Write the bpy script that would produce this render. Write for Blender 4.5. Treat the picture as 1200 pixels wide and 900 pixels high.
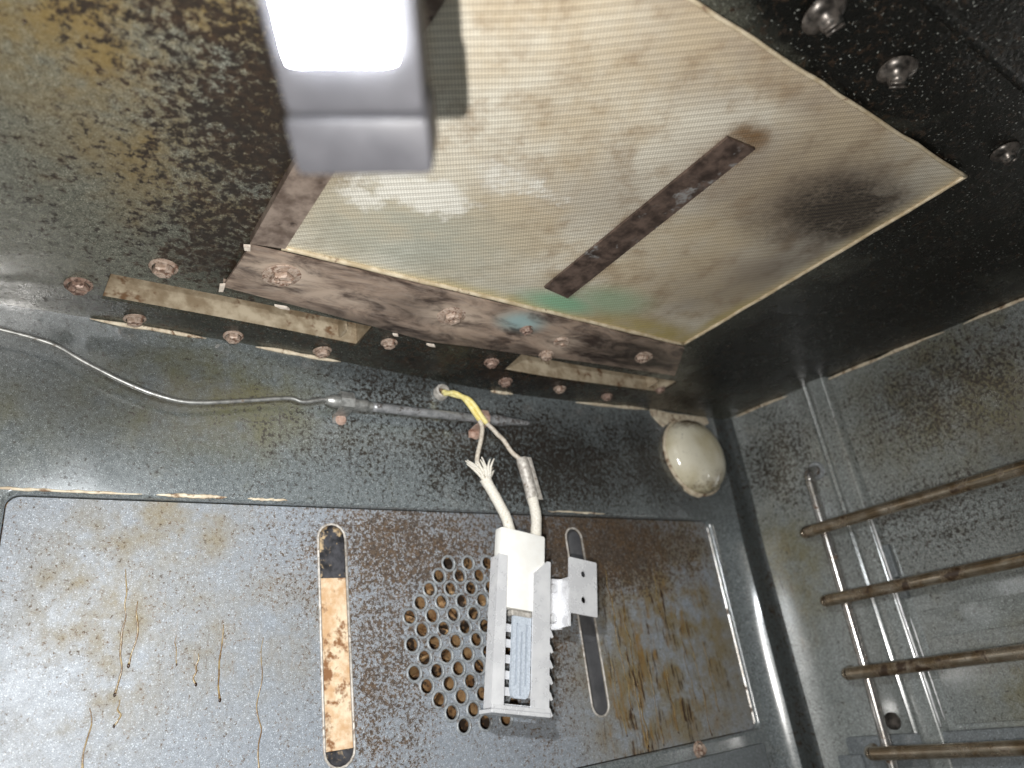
import bpy, bmesh, math, random
from mathutils import Vector, Matrix

rnd = random.Random(7)
V = Vector
for o in list(bpy.data.objects):
    bpy.data.objects.remove(o)
scene = bpy.context.scene
COL = scene.collection

# ------------------------------------------------------------------ camera, light, exposure
# metres; x runs right along the back wall, y runs into the oven, z is up; the lens is at the origin
cam = bpy.data.cameras.new('camera')
cam.sensor_width = 36.0
cam.lens = 25.62
cam.clip_start = 0.004
cam.clip_end = 20
cam.dof.use_dof = True
cam.dof.focus_distance = 0.34
cam.dof.aperture_fstop = 9
co = bpy.data.objects.new('camera', cam)
COL.objects.link(co)
co.matrix_world = Matrix(((0.81125747, -0.13243238, -0.56949363),
                          (-0.569406, -0.40018802, -0.71807128),
                          (-0.13280864, 0.90681377, -0.40006331))).to_4x4()
scene.camera = co

world = bpy.data.worlds.new('World')
scene.world = world
world.use_nodes = True
bgn = world.node_tree.nodes['Background']
bgn.inputs[0].default_value = (0.90, 0.95, 1.0, 1)
bgn.inputs[1].default_value = 0.05

def light(name, kind, loc, energy, radius, color):
    l = bpy.data.lights.new(name, kind)
    l.energy = energy
    l.color = color
    l.shadow_soft_size = radius
    o = bpy.data.objects.new(name, l)
    o.location = loc
    COL.objects.link(o)
    return o

# the phone's flash beside the lens
FLASH = light('phone_flash', 'POINT', (-0.0072, 0.0142, -0.0152), 3.6, 0.0014, (1.0, 0.97, 0.93))
# added spot past the work light's end, for forward light; no LED visible there
ADDED_SPOT = light('added_spot', 'SPOT', (0.0500, 0.0960, 0.0858), 2.2, 0.004, (0.93, 0.97, 1.0))
ADDED_SPOT.data.spot_size = math.radians(128)
ADDED_SPOT.data.spot_blend = 0.9
ADDED_SPOT.rotation_euler = V((0.45, 0.84, -0.34)).to_track_quat('-Z', 'Y').to_euler()
LAMP_STRENGTH = 75.0

scene.view_settings.view_transform = 'Standard'
scene.view_settings.look = 'None'
scene.view_settings.gamma = 1
scene.view_settings.exposure = 0.35
scene.render.engine = 'CYCLES'
scene.cycles.max_bounces = 6
scene.cycles.use_denoising = True
scene.cycles.sample_clamp_indirect = 4.0

# ------------------------------------------------------------------ node helper
class G:
    def __init__(self, name, world_space=True):
        self.m = bpy.data.materials.new(name)
        self.m.use_nodes = True
        self.t = self.m.node_tree
        self.N = self.t.nodes
        self.bsdf = self.N['Principled BSDF']
        if world_space:
            self.co = self.N.new('ShaderNodeNewGeometry').outputs['Position']
        else:
            self.co = self.N.new('ShaderNodeTexCoord').outputs['Object']

    def put(self, sock, v):
        if isinstance(v, bpy.types.NodeSocket):
            self.t.links.new(v, sock)
        elif v is not None:
            if sock.type == 'RGBA' and len(v) == 3:
                v = (*v, 1)
            sock.default_value = v

    def set(self, **k):
        for a, v in k.items():
            self.put(self.bsdf.inputs[a.replace('_', ' ')], v)
        return self

    def math(self, op, a, b=0.0, c=None, clamp=False):
        n = self.N.new('ShaderNodeMath')
        n.operation = op
        n.use_clamp = clamp
        self.put(n.inputs[0], a)
        self.put(n.inputs[1], b)
        if c is not None:
            self.put(n.inputs[2], c)
        return n.outputs[0]

    def vmath(self, op, a, b):
        n = self.N.new('ShaderNodeVectorMath')
        n.operation = op
        self.put(n.inputs[0], a)
        self.put(n.inputs[1], b)
        return n.outputs['Value'] if op in ('LENGTH', 'DOT_PRODUCT') else n.outputs['Vector']

    def scaled(self, s):
        return self.vmath('MULTIPLY', self.co, s)

    def noise(self, scale, detail=3.0, rough=0.55, vec=None, dist=0.0):
        n = self.N.new('ShaderNodeTexNoise')
        n.inputs['Scale'].default_value = scale
        n.inputs['Detail'].default_value = detail
        n.inputs['Roughness'].default_value = rough
        n.inputs['Distortion'].default_value = dist
        self.put(n.inputs['Vector'], vec if vec is not None else self.co)
        return n.outputs[0]

    def voro(self, scale, vec=None):
        n = self.N.new('ShaderNodeTexVoronoi')
        n.inputs['Scale'].default_value = scale
        self.put(n.inputs['Vector'], vec if vec is not None else self.co)
        return n.outputs['Distance'], n.outputs['Color']

    def ss(self, x, a, b, lo=0.0, hi=1.0):
        n = self.N.new('ShaderNodeMapRange')
        n.interpolation_type = 'SMOOTHSTEP'
        for i, v in enumerate((x, a, b, lo, hi)):
            self.put(n.inputs[i], v)
        return n.outputs[0]

    def mix(self, f, a, b, kind='MIX'):
        n = self.N.new('ShaderNodeMix')
        n.data_type = 'RGBA'
        n.blend_type = kind
        self.put(n.inputs[0], f)
        self.put(n.inputs[6], a)
        self.put(n.inputs[7], b)
        return n.outputs[2]

    def blob(self, c, r, k=1.0):
        v = self.vmath('SUBTRACT', self.co, c)
        v = self.vmath('MULTIPLY', v, tuple(1.0 / q for q in r))
        return self.ss(self.vmath('LENGTH', v, (0, 0, 0)), 1.0, 0.15, 0.0, k)

    def blobs(self, lst):
        out = None
        for c, r, k in lst:
            b = self.blob(c, r, k)
            out = b if out is None else self.math('MAXIMUM', out, b)
        return out if out is not None else 0.0

    def bump(self, h, strength=0.3, dist=0.001, base=None):
        n = self.N.new('ShaderNodeBump')
        n.inputs['Strength'].default_value = strength
        n.inputs['Distance'].default_value = dist
        self.put(n.inputs['Height'], h)
        if base is not None:
            self.put(n.inputs['Normal'], base)
        self.put(self.bsdf.inputs['Normal'], n.outputs[0])
        return n.outputs[0]


def enamel(name, lo, hi, flakes=(), smoke=(), film_haze=(), base_flake=0.0, flake_scale=230.0,
           flake_col=(0.016, 0.011, 0.008), rough=(0.28, 0.5), film_haze_col=(0.13, 0.085, 0.02), seed=0.0,
           runs=(), rust=((0.050, 0.027, 0.014), (0.032, 0.028, 0.018)), halo_k=0.5, coat=0.0):
    """Speckled porcelain enamel with burnt-on flakes, smoke, grease and painted haze."""
    g = G(name)
    co = g.vmath('ADD', g.co, (seed, seed * 1.7, seed * 0.6))
    fine = g.noise(2500, 2.0, 0.75, co)
    mott = g.noise(420, 3.0, 0.7, co)
    big = g.noise(14, 5.0, 0.6, co)
    mid = g.noise(60, 5.0, 0.65, co)
    f = g.math('ADD', g.math('MULTIPLY', fine, 0.72), g.math('MULTIPLY', mott, 0.28))
    col = g.mix(g.ss(f, 0.36, 0.64), lo, hi)
    _, vc = g.voro(2700, co)
    sp = g.ss(g.vmath('DOT_PRODUCT', vc, (1, 0, 0)), 0.93, 0.96)
    col = g.mix(g.math('MULTIPLY', sp, 0.42), col, tuple(min(1, q * 2.3 + 0.05) for q in hi))
    # grease, and painted flare haze on the baffle
    fm = g.blobs(film_haze) if film_haze else 0.0
    fm = g.math('MULTIPLY', fm, g.ss(g.math('ADD', g.math('MULTIPLY', mid, 0.6), g.math('MULTIPLY', big, 0.4)), 0.36, 0.62))
    fm = g.math('ADD', fm, g.ss(mid, 0.58, 0.78, 0.0, 0.25), clamp=True)
    col = g.mix(g.math('MULTIPLY', fm, 0.75), col, g.mix(fine, film_haze_col, tuple(q * 2.0 for q in film_haze_col)))
    # vertical runs
    if runs:
        rv = g.vmath('ADD', g.scaled((1, 1, 0.058)), (0, 0, 0.3 + seed))
        wob = g.math('MULTIPLY', g.math('SUBTRACT', g.noise(60, 3.0, 0.6, co), 0.5), 0.006)
        cx = g.N.new('ShaderNodeCombineXYZ')
        g.put(cx.inputs[0], wob)
        rv = g.vmath('ADD', rv, cx.outputs[0])
        rn = g.noise(600, 5.0, 0.7, rv)
        rm = g.math('MULTIPLY', g.blobs(runs), g.ss(g.math('ADD', g.math('MULTIPLY', mid, 0.5), g.math('MULTIPLY', g.noise(150, 4.0, 0.65, g.vmath('MULTIPLY', co, (1, 1, 0.3))), 0.5)), 0.36, 0.60))
        col = g.mix(g.math('MULTIPLY', rm, 0.45, clamp=True), col, g.mix(f, (0.085, 0.070, 0.036), (0.25, 0.20, 0.095)))
        wide = g.ss(g.math('ADD', rn, g.math('MULTIPLY', rm, 0.15)), 0.56, 0.76)
        thin = g.ss(g.math('ADD', g.noise(520, 3.0, 0.6, rv), g.math('MULTIPLY', rm, 0.15)), 0.675, 0.72)
        wide = g.math('MULTIPLY', wide, rm, clamp=True)
        col = g.mix(g.math('MULTIPLY', wide, 0.75), col, g.mix(mott, (0.15, 0.068, 0.012), (0.31, 0.165, 0.028)))
        col = g.mix(g.math('MULTIPLY', thin, g.math('MULTIPLY', rm, 1.3, clamp=True)), col, (0.035, 0.016, 0.007))
    # smoke: sooty deposit
    if smoke:
        sk = g.blobs(smoke)
        sk = g.math('MULTIPLY', sk, g.ss(g.math('ADD', g.math('MULTIPLY', big, 0.6), g.math('MULTIPLY', mid, 0.4)), 0.30, 0.58, 0.72, 1.0))
        col = g.mix(sk, col, g.mix(fine, (0.0015, 0.0015, 0.0014), (0.008, 0.008, 0.0068)))
        spark = g.math('MULTIPLY', g.ss(g.noise(800, 1.0, 0.5, co), 0.69, 0.735), sk)
        col = g.mix(g.math('MULTIPLY', spark, 0.75), col, (0.26, 0.27, 0.25))  # pale crumbs, painted in for the soot's glints
    else:
        sk = 0.0
    # flakes
    fmask = g.blobs(flakes) if flakes else 0.0
    fmask = g.math('ADD', fmask, base_flake)
    n1 = g.math('ADD', g.math('MULTIPLY', g.noise(flake_scale, 6.0, 0.68, co), 0.72),
                g.math('MULTIPLY', g.noise(flake_scale * 2.6, 3.0, 0.6, co), 0.28))
    n1 = g.math('ADD', n1, g.math('MULTIPLY', g.math('SUBTRACT', mid, 0.5), 0.16))
    lvl = g.math('ADD', n1, g.math('MULTIPLY', fmask, 0.145))
    fl = g.ss(lvl, 0.628, 0.662)
    halo = g.ss(lvl, 0.575, 0.65)
    brown = g.mix(g.ss(g.noise(90, 4.0, 0.7, co), 0.38, 0.62), *rust)
    col = g.mix(g.math('MULTIPLY', halo, halo_k), col, brown)
    col = g.mix(g.math('MULTIPLY', fl, 0.93), col, g.mix(g.ss(mott, 0.4, 0.6), flake_col, g.mix(0.5, brown, flake_col)))
    r = g.math('ADD', g.ss(mid, 0.3, 0.7, rough[0], rough[1]), g.math('MULTIPLY', fl, 0.2), clamp=True)
    g.set(Base_Color=col, Roughness=r)
    g.bsdf.inputs['Specular IOR Level'].default_value = 0.5
    g.bsdf.inputs['Coat Weight'].default_value = coat
    g.bsdf.inputs['Coat Roughness'].default_value = 0.17
    g.bsdf.inputs['Coat IOR'].default_value = 1.9
    h = g.math('ADD', g.math('MULTIPLY', f, 0.08), g.math('MULTIPLY', fl, 0.35))
    if smoke:
        h = g.math('ADD', h, g.math('MULTIPLY', g.math('MULTIPLY', g.noise(520, 3.0, 0.7, co), sk), 1.6))
    h = g.math('ADD', h, g.math('MULTIPLY', g.noise(120, 2.0, 0.5, co), 0.5))
    g.bump(h, 0.35, 0.0006)
    return g.m


def metal(name, a, b, metallic=0.8, rough=0.4, scale=300, grime=None, grime_level=0.6, world_space=True, bump=0.25, stretch=None):
    g = G(name, world_space)
    vec = g.scaled(stretch) if stretch else None
    n = g.noise(scale, 5.0, 0.65, vec)
    col = g.mix(g.ss(n, 0.33, 0.67), a, b)
    met = metallic
    if grime:
        m = g.ss(g.math('ADD', g.math('MULTIPLY', g.noise(scale * 0.35, 5.0, 0.7), 0.6), g.math('MULTIPLY', g.noise(scale * 1.4, 3.0, 0.6), 0.4)),
                 grime_level - 0.06, grime_level + 0.05)
        col = g.mix(m, col, grime)
        met = g.math('MULTIPLY', g.math('SUBTRACT', 1.0, m), metallic)
        g.set(Roughness=g.math('ADD', g.math('MULTIPLY', m, 0.35), rough, clamp=True))
    else:
        g.set(Roughness=g.ss(n, 0.3, 0.7, max(0.05, rough - 0.1), rough + 0.12))
    g.set(Base_Color=col, Metallic=met)
    g.bump(n, bump * 0.6, 0.0004)
    return g.m

# ------------------------------------------------------------------ materials
M = {}
B4 = lambda x, y, z, rx, ry, rz, k=1.0: ((x, y, z), (rx, ry, rz), k)

M['ceiling'] = enamel('ceiling_enamel', (0.042, 0.044, 0.036), (0.225, 0.225, 0.18),
    rust=((0.060, 0.034, 0.018), (0.028, 0.020, 0.014)), halo_k=0.75,
    flakes=[B4(.072, .19, .199, .075, .10, .1, 1.12), B4(.02, .15, .199, .08, .06, .1, .85), B4(.075, .265, .199, .06, .07, .1, 0.95),
            B4(.30, .33, .195, .3, .05, .1, .5), B4(.01, .26, .199, .05, .06, .1, .15)],
    smoke=[B4(.105, .29, .199, .080, .050, .1, .75), B4(.10, .345, .199, .16, .030, .1, .85), B4(.25, .34, .195, .25, .075, .1, 1.0), B4(.44, .20, .195, .16, .26, .1, 1.25),
           B4(.28, .03, .199, .26, .10, .1, 1.3), B4(.43, .34, .199, .10, .06, .1, 1.0), B4(.09, .21, .199, .05, .09, .1, .45),
           B4(.40, .08, .199, .2, .15, .1, 1.5), B4(.24, .07, .199, .14, .035, .1, 1.4)],
    film_haze=[B4(.02, .17, .199, .10, .09, .1, 1.1), B4(.05, .23, .199, .08, .07, .1, .8)],
    base_flake=0.24, flake_scale=300, rough=(0.17, 0.36), seed=3.1)

M['back_wall'] = enamel('back_wall_enamel', (0.056, 0.065, 0.068), (0.245, 0.27, 0.275),
    flakes=[B4(.30, .36, .145, .17, .1, .06, 1.0), B4(.40, .36, .155, .11, .1, .06, .85), B4(.16, .36, .150, .10, .1, .05, .45),
            B4(.20, .36, .182, .07, .1, .035, .75)],
    smoke=[B4(.33, .36, .150, .14, .1, .075, .45), B4(.43, .36, .150, .10, .1, .08, .55), B4(.20, .36, .196, .16, .1, .022, .6),
           B4(.05, .36, .165, .12, .1, .06, .55)],
    film_haze=[B4(.09, .36, .165, .10, .1, .05, .8), B4(.0, .36, .14, .04, .1, .04, .4)],
    coat=1.0, rust=((0.022, 0.014, 0.009), (0.020, 0.019, 0.014)), base_flake=0.22, flake_scale=480, rough=(0.17, 0.30), film_haze_col=(0.11, 0.10, 0.025), seed=0.0)

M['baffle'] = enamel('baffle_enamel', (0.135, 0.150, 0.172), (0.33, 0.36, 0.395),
    flakes=[B4(.20, .364, .085, .11, .1, .06, .95), B4(.34, .364, .088, .15, .1, .055, 1.25), B4(.18, .364, .03, .05, .1, .09, .75),
            B4(.42, .364, .09, .06, .1, .05, .85), B4(.28, .364, .04, .07, .1, .1, .6)],
    smoke=[B4(.34, .364, .108, .15, .1, .05, .6)],
    film_haze=[B4(.045, .364, .05, .045, .1, .09, 1.0), B4(.075, .364, .10, .05, .1, .04, .9), B4(.385, .364, .03, .13, .1, .12, 1.4), B4(.42, .364, .08, .07, .1, .06, 1.0), B4(.10, .364, .05, .1, .1, .06, .35)],  # left blobs paint the lens flare's yellow haze into the colour
    base_flake=0.22, flake_scale=640, rough=(0.40, 0.58), film_haze_col=(0.135, 0.10, 0.035), seed=1.3, flake_col=(0.040, 0.026, 0.018), rust=((0.17, 0.10, 0.045), (0.13, 0.095, 0.065)), halo_k=0.62,
    runs=[B4(.385, .364, .02, .10, .1, .11, 1.1), B4(.345, .364, -.015, .045, .1, .07, 1.1), B4(.10, .364, .04, .08, .1, .05, .30)])

M['side_wall'] = enamel('side_wall_enamel', (0.098, 0.108, 0.104), (0.33, 0.352, 0.342),
    flakes=[B4(.511, .18, .15, .1, .14, .07, .75), B4(.511, .32, .15, .1, .06, .07, .80), B4(.511, .22, .08, .1, .10, .05, .6)],
    smoke=[B4(.511, .17, .17, .1, .12, .05, .35), B4(.511, .15, .06, .1, .06, .2, .30)],
    film_haze=[B4(.511, .17, .15, .1, .12, .08, 1.0), B4(.511, .33, .07, .1, .04, .07, .8), B4(.511, .19, -.03, .1, .06, .05, .9)],
    coat=1.0, base_flake=0.18, flake_scale=430, rough=(0.16, 0.30), film_haze_col=(0.105, 0.085, 0.016), seed=5.0,
    runs=[B4(.511, .335, .05, .1, .02, .08, .6), B4(.511, .18, -.02, .1, .05, .05, .5)])

M['cove'] = enamel('dull_corner_enamel', (0.018, 0.022, 0.022), (0.075, 0.085, 0.085), base_flake=0.5, flake_scale=330, seed=9.0, rough=(.55, .75))
M['grey_plate'] = enamel('lower_plate_enamel', (0.085, 0.097, 0.105), (0.23, 0.25, 0.26), base_flake=0.1, flake_scale=330, seed=8.0, rough=(.25, .4))
M['tan'] = metal('rusty_tan_sheet', (0.27, 0.205, 0.13), (0.52, 0.44, 0.32), 0.1, 0.6, 90, (0.16, 0.09, 0.045), 0.60)
M['gasket'] = metal('cream_gasket', (0.52, 0.42, 0.30), (0.75, 0.67, 0.52), 0.0, 0.8, 240, (0.20, 0.12, 0.07), 0.57)
M['rust_screw'] = metal('rusted_screw', (0.34, 0.235, 0.175), (0.58, 0.47, 0.39), 0.25, 0.5, 420, (0.16, 0.09, 0.06), 0.565, False, 0.5)
M['brown_screw'] = metal('browned_screw', (0.26, 0.16, 0.12), (0.46, 0.35, 0.29), 0.25, 0.5, 420, (0.10, 0.055, 0.04), 0.55, False, 0.5)
M['dark_bolt'] = metal('sooty_bolt', (0.02, 0.018, 0.016), (0.15, 0.13, 0.115), 0.5, 0.34, 160, (0.012, 0.012, 0.01), 0.62, False, 0.12)
M['flange'] = metal('heat_browned_steel', (0.13, 0.092, 0.072), (0.36, 0.285, 0.235), 0.25, 0.48, 90, (0.045, 0.030, 0.024), 0.57, True, 0.3)
M['strip'] = metal('scaled_brown_steel', (0.040, 0.027, 0.022), (0.15, 0.105, 0.085), 0.2, 0.42, 120, (0.22, 0.215, 0.21), 0.625)
M['hem'] = metal('straw_tinted_hem', (0.44, 0.35, 0.22), (0.66, 0.57, 0.42), 0.15, 0.5, 150, (0.15, 0.08, 0.05), 0.64)
M['fleck'] = metal('pale_weld_fleck', (0.6, 0.5, 0.42), (0.8, 0.72, 0.62), 0.1, 0.5, 400)
M['cavity'] = metal('rusty_cavity_sheet', (0.20, 0.095, 0.035), (0.50, 0.32, 0.16), 0.1, 0.6, 150, (0.035, 0.022, 0.014), 0.53)
M['peach'] = metal('scorched_liner', (0.58, 0.36, 0.19), (0.80, 0.66, 0.48), 0.05, 0.6, 120, (0.24, 0.115, 0.05), 0.585)
M['black_liner'] = metal('blackened_liner', (0.02, 0.02, 0.022), (0.09, 0.09, 0.10), 0.2, 0.4, 130, (0.52, 0.38, 0.22), 0.575)
M['dark_steel'] = metal('dark_smooth_steel', (0.15, 0.15, 0.16), (0.26, 0.26, 0.27), 0.5, 0.25, 40, (0.4, 0.3, 0.17), 0.68, True, 0.1)
M['rim'] = metal('perforation_rim', (0.19, 0.20, 0.21), (0.34, 0.36, 0.37), 0.1, 0.35, 400, (0.10, 0.055, 0.03), 0.62)
M['tube'] = metal('bright_capillary_tube', (0.24, 0.24, 0.23), (0.46, 0.46, 0.44), 0.7, 0.46, 260, (0.16, 0.13, 0.10), 0.63)
M['bulb'] = metal('grey_probe_steel', (0.24, 0.245, 0.25), (0.42, 0.42, 0.43), 0.45, 0.4, 260, (0.07, 0.06, 0.055), 0.60)
M['copper'] = metal('copper_clip', (0.42, 0.27, 0.21), (0.60, 0.44, 0.36), 0.3, 0.5, 300, (0.25, 0.12, 0.08), 0.62)
M['rail'] = metal('greasy_chrome_rail', (0.24, 0.165, 0.09), (0.50, 0.42, 0.32), 0.75, 0.17, 70, (0.040, 0.020, 0.008), 0.575, True, 0.02, None)
M['upright'] = metal('bright_rod', (0.42, 0.38, 0.34), (0.70, 0.68, 0.66), 0.9, 0.24, 150, (0.11, 0.055, 0.022), 0.61)
M['guard'] = metal('galvanised_guard', (0.74, 0.74, 0.76), (0.88, 0.88, 0.89), 0.30, 0.30, 70, None, 0.6, True, 0.1)
M['element'] = metal('silicon_carbide_element', (0.42, 0.47, 0.53), (0.58, 0.63, 0.70), 0.0, 0.55, 900, None, 0.6, True, 0.15)
M['ceramic'] = metal('white_ceramic', (0.88, 0.86, 0.81), (0.92, 0.91, 0.87), 0.0, 0.6, 160, None, 0.6, True, 0.1)
M['sleeve'] = metal('braided_glass_sleeve', (0.62, 0.57, 0.48), (0.84, 0.81, 0.74), 0.0, 0.8, 1300, (0.42, 0.34, 0.24), 0.66, True, 0.6)
M['wire_white'] = metal('aged_lead_wire', (0.46, 0.39, 0.31), (0.70, 0.64, 0.55), 0.0, 0.6, 600, (0.30, 0.22, 0.16), 0.62)
M['wire_yellow'] = metal('yellow_lead_wire', (0.72, 0.58, 0.16), (0.84, 0.76, 0.38), 0.0, 0.55, 350)
M['crimp'] = metal('dull_crimp', (0.36, 0.33, 0.29), (0.66, 0.62, 0.57), 0.2, 0.5, 350, (0.24, 0.19, 0.15), 0.60)
M['housing'] = metal('lavender_grey_plastic', (0.040, 0.040, 0.045), (0.050, 0.050, 0.056), 0.0, 0.45, 60, None, 0.6, False, 0.02)
M['black'] = metal('soot_black', (0.006, 0.006, 0.006), (0.015, 0.014, 0.013), 0.0, 0.6, 200)

# lens flare painted in mint/blue, and scorch marks on the burner's back flange
def flange_material():
    g = G('burner_flange_steel')
    n = g.noise(90, 6, 0.68, g.scaled((0.45, 1, 1)), 0.6)
    fibre = g.noise(420, 3, 0.6, g.scaled((0.3, 1, 1)))
    col = g.mix(g.ss(n, 0.34, 0.66), (0.075, 0.050, 0.040), (0.44, 0.33, 0.255))
    col = g.mix(g.ss(fibre, 0.45, 0.7, 0, 0.35), col, (0.46, 0.38, 0.32))
    dark = g.blobs([B4(.33, .285, .195, .075, .03, .1, .9), B4(.15, .31, .195, .10, .014, .1, .8), B4(.17, .285, .195, .035, .02, .1, .55), B4(.25, .305, .195, .1, .012, .1, .6)])
    col = g.mix(g.math('MULTIPLY', dark, g.ss(n, 0.3, 0.6, 1.0, 0.75)), col, (0.016, 0.013, 0.012))
    pale = g.blobs([B4(.099, .282, .195, .028, .018, .1, 1.0), B4(.192, .284, .195, .028, .016, .1, .9), B4(.270, .287, .195, .020, .014, .1, .9), B4(.13, .29, .195, .03, .012, .1, .5)])
    col = g.mix(g.math('MULTIPLY', pale, g.ss(n, 0.36, 0.58, 0.15, 0.95)), col, (0.62, 0.50, 0.40))
    tint = g.blobs([B4(.232, .276, .195, .022, .014, .1, .9)])
    col = g.mix(g.math('MULTIPLY', tint, g.ss(n, 0.36, 0.58, 0.25, 0.8)), col, (0.34, 0.56, 0.58))
    g.set(Base_Color=col, Roughness=0.45, Metallic=0.2)
    g.bump(n, 0.3, 0.0006)
    return g.m
M['burner_flange'] = flange_material()

def screen_material():
    g = G('woven_burner_screen')
    co = g.co
    big = g.noise(16, 5, 0.6)
    mid = g.noise(55, 5, 0.65)
    wob = g.noise(20, 2, 0.5)
    def wave(d, period, k):
        s = g.math('MULTIPLY', g.vmath('DOT_PRODUCT', co, d), 2 * math.pi / period)
        s = g.math('ADD', s, g.math('MULTIPLY', wob, k))
        return g.math('ADD', g.math('MULTIPLY', g.math('SINE', s), 0.5), 0.5)
    # weft ribs run diagonally over the sheet, crossed by the warp
    rib = wave((0.55, 0.835, 0), 0.0030, 5.0)
    weft = wave((0.55, 0.835, 0), 0.00125, 3.0)
    warp = wave((0.835, -0.55, 0), 0.00115, 3.0)
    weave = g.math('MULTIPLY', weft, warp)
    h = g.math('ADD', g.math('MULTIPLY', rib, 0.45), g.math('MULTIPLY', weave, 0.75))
    base = g.mix(g.ss(big, 0.36, 0.64), (0.62, 0.52, 0.37), (0.80, 0.76, 0.65))
    base = g.mix(g.ss(mid, 0.46, 0.72, 0, 0.75), base, (0.36, 0.26, 0.16))
    # tone areas of the metal cloth
    grey = g.blobs([B4(.14, .235, .196, .085, .055, .1, .75), B4(.20, .255, .196, .10, .03, .1, .4)])
    base = g.mix(g.math('MULTIPLY', grey, g.ss(mid, 0.3, 0.6, 0.55, 1.0)), base, (0.46, 0.49, 0.42))
    br = g.blobs([B4(.225, .09, .196, .12, .018, .1, .8), B4(.30, .26, .196, .09, .03, .1, .5), B4(.27, .135, .196, .09, .05, .1, .75), B4(.31, .20, .196, .07, .06, .1, .7), B4(.20, .17, .196, .05, .04, .1, .35), B4(.19, .10, .196, .06, .03, .1, .45)])
    base = g.mix(g.math('MULTIPLY', br, g.ss(big, 0.35, 0.6, 0.3, 1.0)), base, (0.25, 0.175, 0.115))
    sc = g.blobs([B4(.312, .125, .196, .085, .050, .1, 1.15), B4(.335, .155, .196, .035, .07, .1, .8), B4(.27, .115, .196, .06, .035, .1, .55)])
    base = g.mix(g.math('MULTIPLY', sc, g.ss(mid, 0.3, 0.65, 0.55, 0.85)), base, (0.125, 0.090, 0.070))
    sc2 = g.blobs([B4(.320, .128, .196, .060, .034, .1, 1.45), B4(.300, .150, .196, .035, .025, .1, .5)])
    scn = g.math('ADD', g.math('MULTIPLY', mid, 0.35), g.math('MULTIPLY', g.noise(380, 4, 0.7), 0.65))
    base = g.mix(g.math('MULTIPLY', sc2, g.ss(scn, 0.36, 0.62, 0.35, 1.0)), base, (0.022, 0.018, 0.017))
    rimz = g.blobs([B4(.3545, .17, .196, .012, .20, .1, .6), B4(.22, .2645, .196, .3, .008, .1, .5)])
    base = g.mix(rimz, base, (0.70, 0.58, 0.34))
    yl = g.blobs([B4(.318, .258, .196, .075, .018, .1, .85), B4(.352, .235, .196, .012, .05, .1, .7), B4(.22, .262, .196, .09, .010, .1, .55)])
    base = g.mix(g.math('MULTIPLY', yl, g.ss(mid, 0.3, 0.6, 0.5, 1.0)), base, (0.50, 0.40, 0.13))
    mint = g.blobs([B4(.243, .253, .196, .038, .015, .1, 1.0), B4(.268, .240, .196, .04, .022, .1, .6)])  # lens flare ghost painted into the cloth colour
    base = g.mix(mint, base, (0.27, 0.52, 0.33))
    edge = g.blobs([B4(.232, .116, .196, .016, .010, .1, .9)])
    base = g.mix(g.math('MULTIPLY', edge, g.ss(mid, 0.3, 0.6)), base, (0.16, 0.085, 0.03))
    # pale patch with a ragged edge
    wn = g.math('ADD', g.blobs([B4(.127, .203, .196, .048, .022, .1, 1.0), B4(.160, .180, .196, .050, .018, .1, .72), B4(.110, .218, .196, .022, .013, .1, .8)]),
                g.math('MULTIPLY', g.math('SUBTRACT', g.noise(110, 5.0, 0.7), 0.5), 1.9))
    base = g.mix(g.ss(wn, 0.38, 0.95, 0, 0.95), base, (0.90, 0.88, 0.80))
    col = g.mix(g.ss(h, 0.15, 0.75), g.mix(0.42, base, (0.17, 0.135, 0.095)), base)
    g.set(Base_Color=col, Roughness=0.62, Metallic=0.05)
    g.bump(h, 0.32, 0.0007)
    return g.m
M['screen'] = screen_material()

def lens_material():
    g = G('dirty_glass_lens')
    n = g.noise(120, 5, 0.7)
    sp = g.noise(700, 4, 0.7)
    base = g.mix(g.ss(g.noise(28, 3, 0.5), 0.35, 0.65), (0.60, 0.53, 0.35), (0.82, 0.77, 0.62))
    low = g.blobs([B4(.455, .35, .129, .03, .05, .016, .7), B4(.470, .345, .138, .018, .04, .014, .5), B4(.45, .35, .190, .03, .04, .014, 1.0), B4(.484, .355, .16, .010, .03, .03, .9)])
    base = g.mix(g.math('MULTIPLY', low, g.ss(n, 0.35, 0.62)), base, (0.13, 0.07, 0.015))
    lvl = g.math('ADD', sp, g.math('MULTIPLY', low, 0.12))
    base = g.mix(g.ss(lvl, 0.63, 0.68), base, (0.07, 0.03, 0.01))
    g.set(Base_Color=base, Roughness=0.12)
    g.bsdf.inputs['Transmission Weight'].default_value = 0.0
    g.bsdf.inputs['Coat Weight'].default_value = 1.0
    g.bsdf.inputs['Coat Roughness'].default_value = 0.04
    return g.m
M['lens'] = lens_material()

def emitter():
    g = G('lit_diffuser', False)
    g.set(Base_Color=(0.9, 0.9, 0.9), Roughness=0.4)
    g.bsdf.inputs['Emission Color'].default_value = (0.95, 0.98, 1.0, 1)
    g.bsdf.inputs['Emission Strength'].default_value = LAMP_STRENGTH
    return g.m
M['emit'] = emitter()

def grease():
    g = G('burnt_grease')
    n = g.noise(260, 4, 0.65)
    col = g.mix(g.ss(n, 0.36, 0.62), (0.11, 0.055, 0.014), (0.27, 0.19, 0.070))
    g.set(Base_Color=col, Roughness=0.22)
    g.bump(n, 0.4, 0.0004)
    return g.m
for k_ in ('rail', 'upright'):
    M[k_].node_tree.nodes['Principled BSDF'].inputs['Coat Weight'].default_value = 1.0
    M[k_].node_tree.nodes['Principled BSDF'].inputs['Coat Roughness'].default_value = 0.1
M['grease'] = grease()
M['burnt_drop'] = metal('burnt_grease_drop', (0.020, 0.008, 0.003), (0.05, 0.02, 0.006), 0.0, 0.2, 300)

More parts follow.
